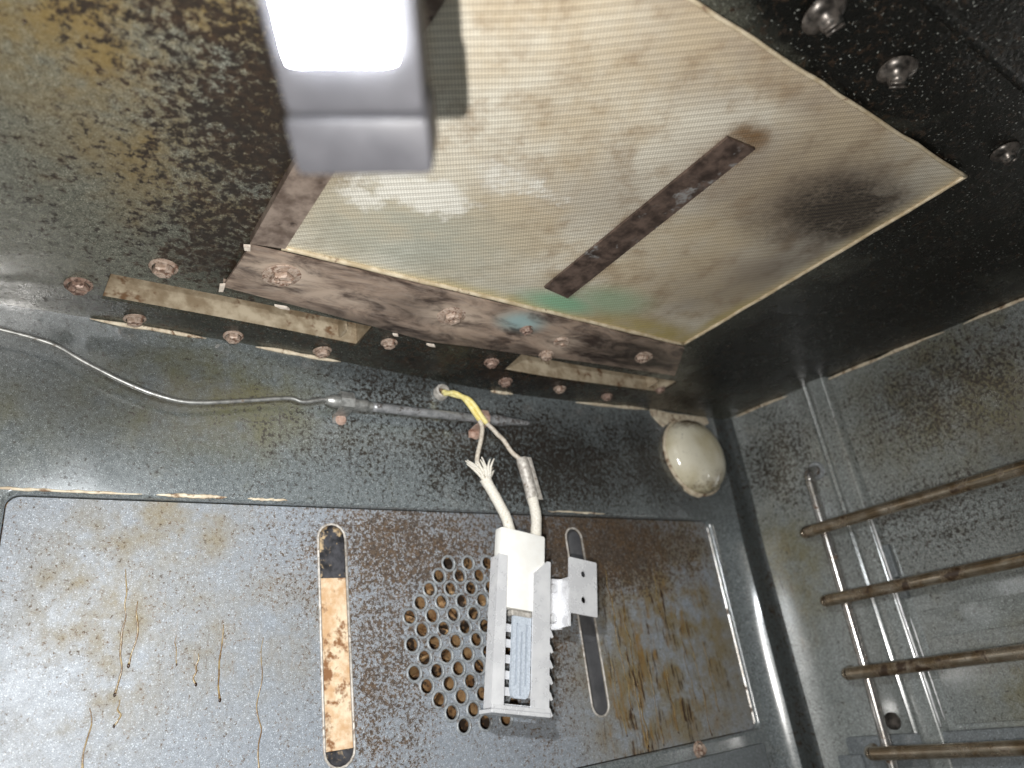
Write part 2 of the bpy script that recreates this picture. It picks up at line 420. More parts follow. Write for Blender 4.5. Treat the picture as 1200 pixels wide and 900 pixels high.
# ------------------------------------------------------------------ mesh helpers
def link(name, me, parent=None, loc=(0, 0, 0)):
    o = bpy.data.objects.new(name, me)
    o.location = loc
    if parent:
        o.parent = parent
    COL.objects.link(o)
    return o

def finish(name, bm, mat, parent=None, smooth=False, angle=None, offset=None):
    """bm holds world coordinates; offset (the parent's world place) is taken off."""
    if offset is None and parent is not None:
        offset = parent.get('_at')
    if offset is not None:
        bmesh.ops.translate(bm, verts=bm.verts, vec=-V(offset))
    me = bpy.data.meshes.new(name)
    bm.normal_update()
    bm.to_mesh(me)
    bm.free()
    me.materials.append(M[mat])
    if smooth:
        for p in me.polygons:
            p.use_smooth = True
        if angle:
            try:
                me.set_sharp_from_angle(angle=math.radians(angle))
            except Exception:
                pass
    return link(name, me, parent)

AT = {}
def thing(name, label, cat, loc, group=None):
    o = bpy.data.objects.new(name, None)
    o.empty_display_size = 0.02
    o.location = loc
    COL.objects.link(o)
    o['label'] = label
    o['category'] = cat
    if group:
        o['group'] = group
    AT[o.name] = V(loc)
    return o

def part(name, bm, mat, parent, smooth=False, angle=None, at=None):
    return finish(name, bm, mat, parent, smooth, angle, at if at is not None else AT.get(parent.name, V((0, 0, 0))))

def struct(name, bm, mat, smooth=False, angle=None):
    o = finish(name, bm, mat, None, smooth, angle)
    o['kind'] = 'structure'
    AT[o.name] = V((0, 0, 0))
    return o

def catmull(pts, sub=6):
    P = [V(p) for p in pts]
    if len(P) < 3 or sub < 2:
        return P
    out = []
    for i in range(len(P) - 1):
        p0 = P[max(i - 1, 0)]; p1 = P[i]; p2 = P[i + 1]; p3 = P[min(i + 2, len(P) - 1)]
        for k in range(sub):
            t = k / sub
            out.append(0.5 * ((2 * p1) + (-p0 + p2) * t + (2 * p0 - 5 * p1 + 4 * p2 - p3) * t * t + (-p0 + 3 * p1 - 3 * p2 + p3) * t ** 3))
    out.append(P[-1])
    return out

def tube(bm, pts, r, seg=10, sub=6, radii=None, jitter=0.0):
    P = catmull(pts, sub)
    n = len(P)
    if radii:
        m = len(radii) - 1
        R = []
        for i in range(n):
            t = i / (n - 1) * m
            a = min(int(t), m - 1)
            R.append(radii[a] + (radii[a + 1] - radii[a]) * (t - a))
    else:
        R = [r] * n
    up = V((0.3, 0.2, 1))
    rings = []
    nrm = None
    for i in range(n):
        t = (P[min(i + 1, n - 1)] - P[max(i - 1, 0)]).normalized()
        if nrm is None:
            nrm = t.cross(up).normalized()
        nrm = (nrm - t * nrm.dot(t)).normalized()
        b = t.cross(nrm)
        rr = R[i] * (1 + rnd.uniform(-jitter, jitter))
        rings.append([bm.verts.new(P[i] + (nrm * math.cos(2 * math.pi * k / seg) + b * math.sin(2 * math.pi * k / seg)) * rr) for k in range(seg)])
    for a, c in zip(rings, rings[1:]):
        for k in range(seg):
            bm.faces.new((a[k], a[(k + 1) % seg], c[(k + 1) % seg], c[k]))
    bm.faces.new(rings[0][::-1])
    bm.faces.new(rings[-1])
    return bm

def box(bm, lo, hi, bev=0.0, f=None):
    vs = [V((x, y, z)) for x in (lo[0], hi[0]) for y in (lo[1], hi[1]) for z in (lo[2], hi[2])]
    b = bmesh.new()
    nv = [b.verts.new(v) for v in vs]
    for q in ((0, 1, 3, 2), (4, 6, 7, 5), (0, 4, 5, 1), (2, 3, 7, 6), (0, 2, 6, 4), (1, 5, 7, 3)):
        b.faces.new([nv[i] for i in q])
    if bev:
        bmesh.ops.bevel(b, geom=list(b.edges), offset=bev, segments=2, affect='EDGES', profile=0.6)
    merge(bm, b, f)
    return bm

def merge(bm, b, f=None):
    mp = {}
    for v in b.verts:
        mp[v] = bm.verts.new(f(v.co) if f else v.co)
    for fc in b.faces:
        try:
            bm.faces.new([mp[v] for v in fc.verts])
        except ValueError:
            pass
    b.free()

def circle(cx, cy, r, n=20, ry=None, a0=0.0):
    ry = ry or r
    return [(cx + r * math.cos(a0 + 2 * math.pi * i / n), cy + ry * math.sin(a0 + 2 * math.pi * i / n)) for i in range(n)]

def stadium(x0, y0, x1, y1, r, n=8):
    """A slot outline from (x0,y0) to (x1,y1) with round ends."""
    a = math.atan2(y1 - y0, x1 - x0)
    out = []
    for (cx, cy, s) in ((x1, y1, a - math.pi / 2), (x0, y0, a + math.pi / 2)):
        for i in range(n + 1):
            t = s + math.pi * i / n
            out.append((cx + r * math.cos(t), cy + r * math.sin(t)))
    return out

def rrect(x0, y0, x1, y1, r, n=5):
    out = []
    for cx, cy, s in ((x1 - r, y1 - r, 0), (x0 + r, y1 - r, 90), (x0 + r, y0 + r, 180), (x1 - r, y0 + r, 270)):
        for i in range(n + 1):
            t = math.radians(s + 90 * i / n)
            out.append((cx + r * math.cos(t), cy + r * math.sin(t)))
    return out

def plate(bm, outline, holes, t0, t1, f):
    """Flat plate with holes; (u,v) in the outline, thickness from t0 to t1; f(u,v,t) gives the world point."""
    b = bmesh.new()
    loops = []
    edges = []
    for lp in [outline] + list(holes):
        vs = [b.verts.new((u, v, 0)) for u, v in lp]
        loops.append(vs)
        for i in range(len(vs)):
            edges.append(b.edges.new((vs[i], vs[(i + 1) % len(vs)])))
    bmesh.ops.triangle_fill(b, use_beauty=True, use_dissolve=False, edges=edges)
    tris = [[v for v in fc.verts] for fc in b.faces]
    lo = {v: bm.verts.new(f(v.co.x, v.co.y, t0)) for v in b.verts}
    hi = {v: bm.verts.new(f(v.co.x, v.co.y, t1)) for v in b.verts}
    for tr in tris:
        bm.faces.new([lo[v] for v in tr])
        bm.faces.new([hi[v] for v in reversed(tr)])
    for vs in loops:
        for i in range(len(vs)):
            a, c = vs[i], vs[(i + 1) % len(vs)]
            bm.faces.new((lo[a], lo[c], hi[c], hi[a]))
    b.free()
    bmesh.ops.recalc_face_normals(bm, faces=bm.faces)
    return bm

def lathe(bm, prof, c, axis, seg=24, ux=None, sx=1.0, sy=1.0):
    """prof = [(radius, height along axis)]"""
    ax = V(axis).normalized()
    u = (V(ux) if ux else ax.orthogonal()).normalized()
    w = ax.cross(u)
    rings = []
    for r, h in prof:
        if r < 1e-7:
            rings.append([bm.verts.new(V(c) + ax * h)])
        else:
            rings.append([bm.verts.new(V(c) + ax * h + (u * math.cos(2 * math.pi * k / seg) * sx + w * math.sin(2 * math.pi * k / seg) * sy) * r) for k in range(seg)])
    for a, d in zip(rings, rings[1:]):
        for k in range(seg):
            q = [a[k % len(a)], a[(k + 1) % seg] if len(a) > 1 else None, d[(k + 1) % seg] if len(d) > 1 else None, d[k % len(d)]]
            q = [x for x in q if x is not None]
            q = list(dict.fromkeys(q))
            if len(q) > 2:
                bm.faces.new(q)
    return bm

def sm(a, b, x):
    t = min(1, max(0, (x - a) / (b - a)))
    return t * t * (3 - 2 * t)

H = 0.199
def zc(x, y):
    """height of the ceiling: it sags in the middle of the back edge and droops along the side wall"""
    return H - 0.006 * math.exp(-((x - .275) / .11) ** 2) * sm(.27, .345, y) - 0.045 * sm(.40, .52, x) * max(0, .36 - y)

# ------------------------------------------------------------------ the setting
# ceiling: a sheet with two long slots
SLOTS = [(.0333, .1612, .3165, .3395), (.2580, .4015, .3120, .3325)]
xs = sorted(set([-.05, -.03, -.01, .01, .06, .09, .12, .18, .20, .22, .24, .28, .30, .32, .34, .36, .38, .42, .44, .46, .48, .495, .5125] + [s[0] for s in SLOTS] + [s[1] for s in SLOTS]))
ys = sorted(set([-.20, -.1, -.05, 0, .0445, .08, .12, .16, .20, .24, .27, .29, .302, .350, .3615] + [s[2] for s in SLOTS] + [s[3] for s in SLOTS]))
bm = bmesh.new()
gv = {}
def cv(x, y):
    if (x, y) not in gv:
        gv[(x, y)] = bm.verts.new((x, y, zc(x, y)))
    return gv[(x, y)]
for i in range(len(xs) - 1):
    for j in range(len(ys) - 1):
        cx = (xs[i] + xs[i + 1]) / 2; cy = (ys[j] + ys[j + 1]) / 2
        if any(s[0] < cx < s[1] and s[2] < cy < s[3] for s in SLOTS) or cy < .0445:
            continue
        bm.faces.new((cv(xs[i], ys[j]), cv(xs[i], ys[j + 1]), cv(xs[i + 1], ys[j + 1]), cv(xs[i + 1], ys[j])))
# rolled lips of the slots
for x0, x1, y0, y1 in SLOTS:
    loop = [cv(x, y) for x, y in [(x, y0) for x in xs if x0 <= x <= x1] + [(x1, y) for y in ys if y0 < y <= y1]
            + [(x, y1) for x in reversed(xs) if x0 <= x < x1] + [(x0, y) for y in reversed(ys) if y0 < y < y1]]
    up = [bm.verts.new(v.co + V((0, 0, .0016))) for v in loop]
    for k in range(len(loop)):
        q = (k + 1) % len(loop)
        bm.faces.new((loop[k], loop[q], up[q], up[k]))
ceiling = struct('ceiling', bm, 'ceiling', True, 40)
# front part of the ceiling sits a step lower, with a raised seam
bm = bmesh.new()
def frontz(x, y, t):
    return V((x, y, zc(x, y) - .0008 + t))
nx = [-.05, .05, .15, .25, .35, .40, .44, .48, .5125]
for a, c in zip(nx, nx[1:]):
    prof = [(.0475, .0012), (.0470, -.0012), (.0455, -.0022), (.0440, -.0012), (.0425, -.0012), (.0, -.0012), (-.10, -.0012), (-.2, -.0012)]
    for (y0, t0), (y1, t1) in zip(prof, prof[1:]):
        vs = [bm.verts.new(frontz(x, y, t)) for x, y, t in ((a, y0, t0), (a, y1, t1), (c, y1, t1), (c, y0, t0))]
        bm.faces.new(vs)
bmesh.ops.remove_doubles(bm, verts=bm.verts, dist=1e-5)
part('front_panel', bm, 'ceiling', ceiling, True, 50)
# channels behind the slots
for x0, x1, y0, y1 in SLOTS:
    bm = bmesh.new()
    top = .030
    z0 = .0017
    e = .0012
    q = lambda x, y, h: bm.verts.new((x, y, zc(x, y) + h))
    n = 8
    for i in range(n):
        xa = x0 - e + (x1 - x0 + 2 * e) * i / n
        xb = x0 - e + (x1 - x0 + 2 * e) * (i + 1) / n
        bm.faces.new((q(xa, y1 + e, z0), q(xa, y1 + e, top), q(xb, y1 + e, top), q(xb, y1 + e, z0)))
        bm.faces.new((q(xa, y0 - e, z0), q(xb, y0 - e, z0), q(xb, y0 - e, top), q(xa, y0 - e, top)))
        bm.faces.new((q(xa, y0 - e, top), q(xb, y0 - e, top), q(xb, y1 + e, top), q(xa, y1 + e, top)))
    for xe in (x0 - e, x1 + e):
        bm.faces.new((q(xe, y0 - e, z0), q(xe, y0 - e, top), q(xe, y1 + e, top), q(xe, y1 + e, z0)))
    bmesh.ops.remove_doubles(bm, verts=bm.verts, dist=1e-5)
    part('slot_channel', bm, 'tan', ceiling)
    # folded end tab inside the channel
    bm = bmesh.new()
    xt = x1 - .010
    box(bm, (xt, y1 - .009, zc(xt, y1) + .004), (xt + .0012, y1 + .0008, zc(xt, y1) + .022))
    part('channel_tab', bm, 'tan', ceiling)

# back wall with the recessed opening for the baffle and the rounded corner
OX0, OX1, OZ0, OZ1 = .0082, .4590, -.0375, .1098
bm = bmesh.new()
outer = [(-.046, -.17), (.4625, -.17), (.4625, .215), (-.046, .215)]
R0 = rrect(OX0 - .002, OZ0 - .002, OX1 + .002, OZ1 + .002, .006)
b = bmesh.new()
ed = []
for lp in (outer, R0):
    vs = [b.verts.new((u, .36, v)) for u, v in lp]
    for i in range(len(vs)):
        ed.append(b.edges.new((vs[i], vs[(i + 1) % len(vs)])))
    inner = vs
bmesh.ops.triangle_fill(b, use_beauty=True, edges=ed)
prev = inner
for g_, y in ((.0012, .3602), (.0004, .3610), (0, .3622), (0, .3672)):
    lp = rrect(OX0 - g_, OZ0 - g_, OX1 + g_, OZ1 + g_, .0055)
    cur = [b.verts.new((u, y, v)) for u, v in lp]
    for i in range(len(cur)):
        k = (i + 1) % len(cur)
        b.faces.new((prev[i], prev[k], cur[k], cur[i]))
    prev = cur
KZ = [(-.17, 1), (-.10, 1), (-.03, 1), (.03, 1), (.085, 1), (.105, .75), (.125, .3), (.145, 0), (.215, 0)]
def corner_strip(b_, prof):
    # profile points are (bent x, bent y, plain x, plain y); the bend dies out below the lamp
    for p, q in zip(prof, prof[1:]):
        for (za, ka), (zb, kb) in zip(KZ, KZ[1:]):
            f_ = lambda t, k, z: b_.verts.new((t[2] + (t[0] - t[2]) * k, t[3] + (t[1] - t[3]) * k, z))
            b_.faces.new((f_(p, ka, za), f_(q, ka, za), f_(q, kb, zb), f_(p, kb, zb)))
corner_strip(b, [(.4625, .3600, .4625, .36), (.4655, .3592, .466, .36), (.4685, .3576, .470, .36), (.4710, .3556, .475, .36), (.4735, .3530, .482, .36), (.4755, .3503, .489, .36), (.4768, .3480, .4965, .36)])
bmesh.ops.remove_doubles(b, verts=b.verts, dist=1e-5)
bmesh.ops.recalc_face_normals(b, faces=b.faces)
merge(bm, b)
back_wall = struct('back_wall', bm, 'back_wall', True, 40)
bm = bmesh.new()
corner_strip(bm, [(.4768, .3480, .4965, .36), (.4780, .3474, .4985, .3592), (.484, .3476, .503, .3588), (.490, .3478, .507, .3584), (.4955, .3476, .5095, .3572), (.4970, .3468, .5105, .3550), (.4978, .3452, .511, .3522)])
bmesh.ops.remove_doubles(bm, verts=bm.verts, dist=1e-5)
part('corner_cove', bm, 'cove', back_wall, True, 50)

# cavity sheet behind the baffle
bm = bmesh.new()
box(bm, (0, .386, -.16), (.47, .388, .116))
back_sheet = part('cavity_sheet', bm, 'cavity', back_wall)
for k in range(10):   # fan blades seen through the perforations
    a = k * math.pi / 5
    bm = bmesh.new()
    c = V((.2368, .378, .0364))
    d = V((math.cos(a), 0, math.sin(a)))
    w = V((-math.sin(a), 0, math.cos(a)))
    p = [c + d * .010 + V((0, -.004, 0)), c + d * .046 + V((0, -.004, 0)) + w * .010, c + d * .046 + V((0, .006, 0)) + w * .018, c + d * .010 + V((0, .006, 0)) + w * .006]
    vs = [bm.verts.new(q) for q in p] + [bm.verts.new(q + w * .0012) for q in p]
    for q in ((0, 1, 2, 3), (7, 6, 5, 4), (0, 4, 5, 1), (1, 5, 6, 2), (2, 6, 7, 3), (3, 7, 4, 0)):
        bm.faces.new([vs[i] for i in q])
    part('fan_blade', bm, 'cavity', back_wall)
# scorched strips seen through the two slots
bm = bmesh.new()
box(bm, (.136, .3702, -.0085), (.172, .3716, .0735), .0004)
part('liner_strip', bm, 'peach', back_wall)
bm = bmesh.new()
box(bm, (.136, .3712, .0735), (.172, .3726, .112), .0004)
part('liner_strip', bm, 'black_liner', back_wall)
bm = bmesh.new()
box(bm, (.136, .3712, -.03), (.172, .3726, -.0085), .0004)
part('liner_strip', bm, 'black_liner', back_wall)
bm = bmesh.new()
box(bm, (.302, .3702, -.03), (.342, .3716, .030), .0004)
part('liner_strip', bm, 'dark_steel', back_wall)
bm = bmesh.new()
box(bm, (.302, .3712, .030), (.342, .3726, .108), .0004)
part('liner_strip', bm, 'dark_steel', back_wall)
# opening edges: bare steel added for sheen on the right, chipped enamel along the top
bm = bmesh.new()
plate(bm, [(.4578, .104), (.4595, .106), (.4612, .106), (.4606, .0), (.4600, -.033), (.4584, -.034)], [], 0, .0009, lambda u, v, t: V((u, .3597 + t + (.4612 - u) * 1.6, v)))
part('sheen_strip', bm, 'upright', back_wall)
for xa, xb, w_ in ((-.002, .06, .0007), (.066, .098, .0010), (.108, .128, .0007), (.30, .35, .0006)):
    bm = bmesh.new()
    n = 12
    tube(bm, [(xa + (xb - xa) * i / n, .3601, OZ1 + .0017 + rnd.uniform(-.0003, .0003)) for i in range(n + 1)], w_, 6, 2, [.0002] + [w_] * 4 + [.0002], .3)
    part('chipped_edge', bm, 'gasket', back_wall, True)
# lower plate and its lip
bm = bmesh.new()
box(bm, (-.044, .3545, -.165), (.452, .3590, -.0455), .0012)
part('lower_plate', bm, 'grey_plate', back_wall, True, 40)

# right side wall: rounded start at the corner, ribs, plain sheet towards the door
bm = bmesh.new()
prof = [(.511, .3005), (.511, .2835), (.5103, .2815), (.5096, .2806), (.5100, .2798), (.5106, .2790), (.5104, .2778),
        (.5080, .2768), (.5058, .2756), (.5049, .2738), (.5047, .2715), (.5049, .2630), (.5060, .2608), (.5085, .2594), (.5112, .2586), (.5118, .256), (.5115, .20), (.511, .1), (.511, -.2)]
for (x0, y0), (x1, y1) in zip(prof, prof[1:]):
    zs = [-.17, -.1, -.05, 0, .05, .1, .15, .215]
    for za, zb in zip(zs, zs[1:]):
        vs = [bm.verts.new(p) for p in ((x0, y0, za), (x1, y1, za), (x1, y1, zb), (x0, y0, zb))]
        bm.faces.new(vs)
corner_strip(bm, [(.4978, .3452, .511, .3522), (.4998, .3415, .511, .348), (.5022, .3370, .511, .343), (.5047, .3315, .511, .337), (.5072, .3245, .511, .330), (.5093, .3160, .511, .320), (.5105, .3075, .511, .309), (.511, .3005, .511, .3005)])
bmesh.ops.remove_doubles(bm, verts=bm.verts, dist=1e-5)
side_wall = struct('right_wall', bm, 'side_wall', True, 60)
# embossed lower panel in front of the rib
bm = bmesh.new()
box(bm, (.5098, -.2, -.0475), (.5135, .2535, .0672), .0011)
part('embossed_panel', bm, 'side_wall', side_wall, True, 50)
bm = bmesh.new()
box(bm, (.5088, .185, .0035), (.5104, .2500, .0205), .0007)
part('rib_pad', bm, 'side_wall', side_wall, True, 50)
bm = bmesh.new()
box(bm, (.5062, .2555, .044), (.5108, .2595, .066), .0006)
box(bm, (.5064, .2540, .030), (.5108, .2585, .0405), .0006)
part('clip_tab', bm, 'grey_plate', side_wall)
for ya, xr, za, zb, w_ in ((.2602, .5056, -.0475, .090, .0008), (.2590, .5104, -.0475, .02, .0005)):
    bm = bmesh.new()
    n = 16
    tube(bm, [(xr, ya + rnd.uniform(-.0001, .0001), za + (zb - za) * i / n) for i in range(n + 1)], w_, 6, 2, [w_ * .4] + [w_] * 5 + [w_ * .3], .2)
    part('sheen_strip', bm, 'guard', side_wall, True)  # pale bead added for the highlight along the rib's fold
# ledge along the foot of the side wall, in two overlapping lengths
bm = bmesh.new()
box(bm, (.5058, -.2, -.165), (.5135, .3405, -.0505), .0012)
part('foot_ledge', bm, 'grey_plate', side_wall, True, 50)
bm = bmesh.new()
box(bm, (.5026, .318, -.165), (.5052, .3455, -.0610), .0012)
part('foot_bracket', bm, 'grey_plate', side_wall, True, 50)
for z_, y_ in ((-.043, .2935),):
    bm = bmesh.new()
    lathe(bm, [(0, .0006), (.0042, .0006), (.0052, .0012), (.0056, 0)], (.511, y_, z_), (-1, 0, 0), 18)
    part('blanking_plug', bm, 'dark_bolt', side_wall, True, 40)

# left wall and floor, out of the frame: they close the oven
bm = bmesh.new()
box(bm, (-.050, -.20, -.17), (-.0465, .36, .2))
struct('left_wall', bm, 'cove')
bm = bmesh.new()
box(bm, (-.050, -.20, -.176), (.515, .362, -.1705))
struct('floor', bm, 'cove')

# gaskets showing in the joints
def gasket(p0, p1, r, segs):
    for a, c in segs:
        bm = bmesh.new()
        pts = []
        n = max(4, int((c - a) * 26))
        for i in range(n + 1):
            t = a + (c - a) * i / n
            p = V(p0).lerp(V(p1), t)
            p.z = zc(p.x, p.y) + p0[2] - H + rnd.uniform(-.0004, .0004)
            pts.append(p)
        tube(bm, pts, r, 7, 2, [r * .15, r * .8, r, r * .7, r, r * .8, r * .15], 0.22)
        part('gasket', bm, 'gasket', ceiling, True)
gasket((-.03, .3592, H - .0008), (.44, .3592, H - .0008), .0013, [(.13, .245), (.30, .405), (.63, .67), (.79, .955)])
gasket((.5102, .355, H - .0012), (.5102, .06, H - .0012), .0013, [(.02, .2), (.3, .62), (.66, .97)])

# ------------------------------------------------------------------ screws: parts of the sheet they hold
def hex_screw(bm, washer=.0058, hexr=.0043, slot=True):
    lathe(bm, [(washer, 0), (washer, .0006), (hexr * 1.05, .0012)], (0, 0, 0), (0, 0, -1), 18)
    h = .0038
    lathe(bm, [(hexr, .0009), (hexr, h * .8), (hexr * .82, h), (hexr * .42, h), (hexr * .36, h - .0007), (0, h - .0007)], (0, 0, 0), (0, 0, -1), 6)
    if slot:
        box(bm, (-hexr * .75, -.0004, -h - .0004), (hexr * .75, .0004, -h + .0003))
    return bm

def make_mesh(name, bm, mat):
    me = bpy.data.meshes.new(name)
    bm.normal_update()
    bm.to_mesh(me)
    bm.free()
    me.materials.append(M[mat])
    return me
SCREW = make_mesh('screw', hex_screw(bmesh.new()), 'rust_screw')
SCREWB = SCREW.copy()
SCREWB.materials.clear()
SCREWB.materials.append(M['brown_screw'])
BIGSCREW = make_mesh('washer_screw', hex_screw(bmesh.new(), .0088, .0052), 'rust_screw')
def dome_bolt():
    bm = bmesh.new()
    lathe(bm, [(.0085, 0), (.0082, .0012), (.0060, .0030), (.0042, .0036), (.0040, .0062), (.0030, .0074), (0, .0078)], (0, 0, 0), (0, 0, -1), 20)
    box(bm, (-.0034, -.0016, -.0084), (.0034, -.0006, -.0068))
    box(bm, (-.0034, .0008, -.0082), (.0034, .0018, -.0066))
    return bm
BOLT = make_mesh('dome_bolt', dome_bolt(), 'dark_bolt')
for p in BOLT.polygons:
    p.use_smooth = True

def place(name, me, parent, p, s=1.0, tilt=.10):
    o = link(name, me, parent)
    o.location = V(p) - AT.get(parent.name, V((0, 0, 0)))
    o.rotation_euler = (rnd.uniform(-tilt, tilt), rnd.uniform(-tilt, tilt), rnd.uniform(0, 6.28))
    o.scale = (s, s, s)
    return o

for x, y, s in [(22.7, 330.4, 1.1), (52.3, 301.8, 1.15), (49.7, 352.7, .98), (97.2, 353.0, .98), (145.8, 351.1, 1), (176.2, 327.9, .9), (244.5, 325.3, .9),
                (267.6, 344.0, .9), (312.5, 342.4, .85), (359.9, 345.7, .85), (395.4, 325.6, .78)]:
    place('screw', SCREWB if rnd.random() < .4 else SCREW, ceiling, (x / 1000, y / 1000, zc(x / 1000, y / 1000) - .0002), s * .92)
for x, y, s in [(209.8, 66.9, .95), (259.5, 67.8, .88), (356.9, 67.9, .75), (300, 15, 1.0)]:
    place('bolt', BOLT, ceiling, (x / 1000, y / 1000, zc(x / 1000, y / 1000) - .0002), s, .2)
bm = hex_screw(bmesh.new(), .0052, .0036)
me = make_mesh('screw', bm, 'rust_screw')
o = place('screw', me, back_wall, (.3930, .3597, -.0415), 1.0)
o.rotation_euler = (math.radians(-90), .3, 0)

# ------------------------------------------------------------------ infrared burner in the ceiling
burner = thing('infrared_burner', 'large rectangular burner with beige woven mesh screen and browned steel frame in the oven ceiling', 'burner', (.225, .18, H))
SX0, SX1, SY0, SY1 = .0925, .3530, .0850, .2635
bm = bmesh.new()
nx, ny = 44, 32
gr = []
for i in range(nx + 1):
    row = []
    for j in range(ny + 1):
        u = i / nx; v = j / ny
        x = SX0 + (SX1 - SX0) * u; y = SY0 + (SY1 - SY0) * v
        edge = min(u, 1 - u) * (SX1 - SX0)
        edge2 = min(v, 1 - v) * (SY1 - SY0)
        puff = .0022 * sm(0, .05, edge) * sm(0, .05, edge2)
        puff += .0009 * math.sin(9 * u + 4 * v) * math.sin(7 * v + 2 * u) * sm(0, .04, edge) * sm(0, .04, edge2)
        row.append(bm.verts.new((x, y, H - .0025 - puff)))
    gr.append(row)
for i in range(nx):
    for j in range(ny):
        bm.faces.new((gr[i][j], gr[i][j + 1], gr[i + 1][j + 1], gr[i + 1][j]))
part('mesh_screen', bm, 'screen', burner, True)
# hem of the screen along its right, back and front edges
for p0, p1, w in (((SX1, SY0, 0), (SX1, SY1, 0), .0010), ((SX0, SY1, 0), (SX1, SY1, 0), .0012), ((SX0, SY0, 0), (SX1, SY0, 0), .0009)):
    bm = bmesh.new()
    n = 22
    pts = [V(p0).lerp(V(p1), i / n) + V((rnd.uniform(-.0003, .0003), rnd.uniform(-.0003, .0003), H - .0030)) for i in range(n + 1)]
    tube(bm, pts, w, 8, 2, None, .1)
    part('hem', bm, 'hem', burner, True)
# dark strap across the screen
bm = bmesh.new()
plate(bm, [(.2200, .2395), (.2385, .2430), (.2368, .1185), (.2205, .1195)], [], H - .0068, H - .0056, lambda u, v, t: V((u, v, t)))
strap = part('strap', bm, 'strip', burner)
# back flange (bowed lower edge), left flange
bm = bmesh.new()
low = [(.0780, .3017), (.10, .304), (.13, .3065), (.16, .3095), (.192, .3125), (.22, .3085), (.2467, .3062), (.28, .3030), (.3103, .3008), (.35, .2995), (.3814, .2985)]
upn = [(.3555, .2655), (.31, .2655), (.26, .2652), (.21, .2655), (.16, .2652), (.12, .2655), (.0795, .2660)]
plate(bm, low + upn, [], 0, .0013, lambda u, v, t: V((u, v, zc(u, v) - .0046 + t)))
# turned-up edge towards the ceiling
for (a, c) in zip(low, low[1:]):
    vs = [bm.verts.new((p[0], p[1], zc(*p) - .0046 + h)) for p, h in ((a, 0), (c, 0), (c, .0046), (a, .0046))]
    bm.faces.new(vs)
part('back_flange', bm, 'burner_flange', burner)
bm = bmesh.new()
plate(bm, [(.0790, .2648), (.0935, .2625), (.0930, .085), (.0775, .080)], [], 0, .0013, lambda u, v, t: V((u, v, H - .0042 + t)))
plate(bm, [(.0790, .2648), (.0797, .2648), (.0782, .08), (.0775, .080)], [], .0014, .0040, lambda u, v, t: V((u, v, H - .0042 + t)))
part('left_flange', bm, 'flange', burner)
for x, y, me, s in [(98.7, 282, BIGSCREW, 1.0), (191.7, 283.9, BIGSCREW, .95), (239.6, 281.4, SCREWB, .75), (335.2, 284.3, BIGSCREW, .8), (268.6, 301.0, SCREW, .85)]:
    place('screw', me, burner, (x / 1000, y / 1000, zc(x / 1000, y / 1000) - .0047), s, .12)
# washer with an empty hole
bm = bmesh.new()
lathe(bm, [(.0014, .0004), (.0018, .0012), (.0050, .0014), (.0062, .0004), (.0062, 0)], (.2692, .2865, zc(.2692, .2865) - .0047), (0, 0, -1), 18, None, 1.1, .85)
part('washer', bm, 'rust_screw', burner, True, 40)
# little bent tabs along the frame
for x, y, sx, sy in ((.0774, .3018, .0014, .0034), (.0784, .2668, .0018, .0018), (.108, .3082, .0040, .0008), (.1955, .3146, .0032, .0008), (.172, .3121, .002, .0007)):
    bm = bmesh.new()
    z = zc(x, y) - .006
    plate(bm, [(x - sx, y - sy * .6), (x + sx * .5, y - sy), (x + sx, y + sy * .8), (x - sx * .3, y + sy)], [], z + .0004, z + .0016, lambda u, v, t: V((u, v, t)))
    part('bent_tab', bm, 'fleck', burner)

# ------------------------------------------------------------------ fan baffle
baffle = thing('fan_baffle', 'grey perforated fan cover panel with two long slots and brown grease runs, back wall', 'fan cover', (.2336, .364, -.0375))
CX, CZ = .2368, .0364
holes = []
rows = [3, 4, 5, 6, 7, 6, 7, 6, 7, 6, 5, 4, 3]
for k, n in enumerate(rows):
    z = CZ + (6 - k) * .00712
    for i in range(n):
        holes.append((CX + (i - (n - 1) / 2) * .0136 + rnd.uniform(-.0001, .0001), z))
HR = .0037
slotL = stadium(.1535, -.0085, .1531, .0930, .0073)
slotR = stadium(.3205, -.0065, .3216, .0950, .0065)
bm = bmesh.new()
FY = lambda u, v, t: V((u, t, v))
plate(bm, rrect(OX0 + .0006, OZ0 + .0006, OX1 - .0006, OZ1 - .0006, .005), [slotL, slotR] + [circle(x, z, HR, 14, HR * .98) for x, z in holes], .3640, .3652, FY)
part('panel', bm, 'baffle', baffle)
rm = bmesh.new()
lathe(rm, [(HR - .0001, .0012), (HR - .0002, -.0003), (HR + .0004, -.0008), (HR + .0012, -.00035), (HR + .0013, .0003)], (0, 0, 0), (0, 1, 0), 14)
RIM = make_mesh('hole_rim', rm, 'rim')
for p in RIM.polygons:
    p.use_smooth = True
for x, z in holes:
    o = link('hole_rim', RIM, baffle)
    o.location = V((x, .3640, z)) - AT[baffle.name]
for sl in (stadium(.1535, -.0085, .1531, .0930, .0076), stadium(.3205, -.0065, .3216, .0950, .0068)):
    bm = bmesh.new()
    pts = [V((u, .3641, v)) for u, v in sl]
    pts.append(pts[0])
    tube(bm, pts, .0007, 6, 1)
    part('slot_edge', bm, 'crimp', baffle, True)
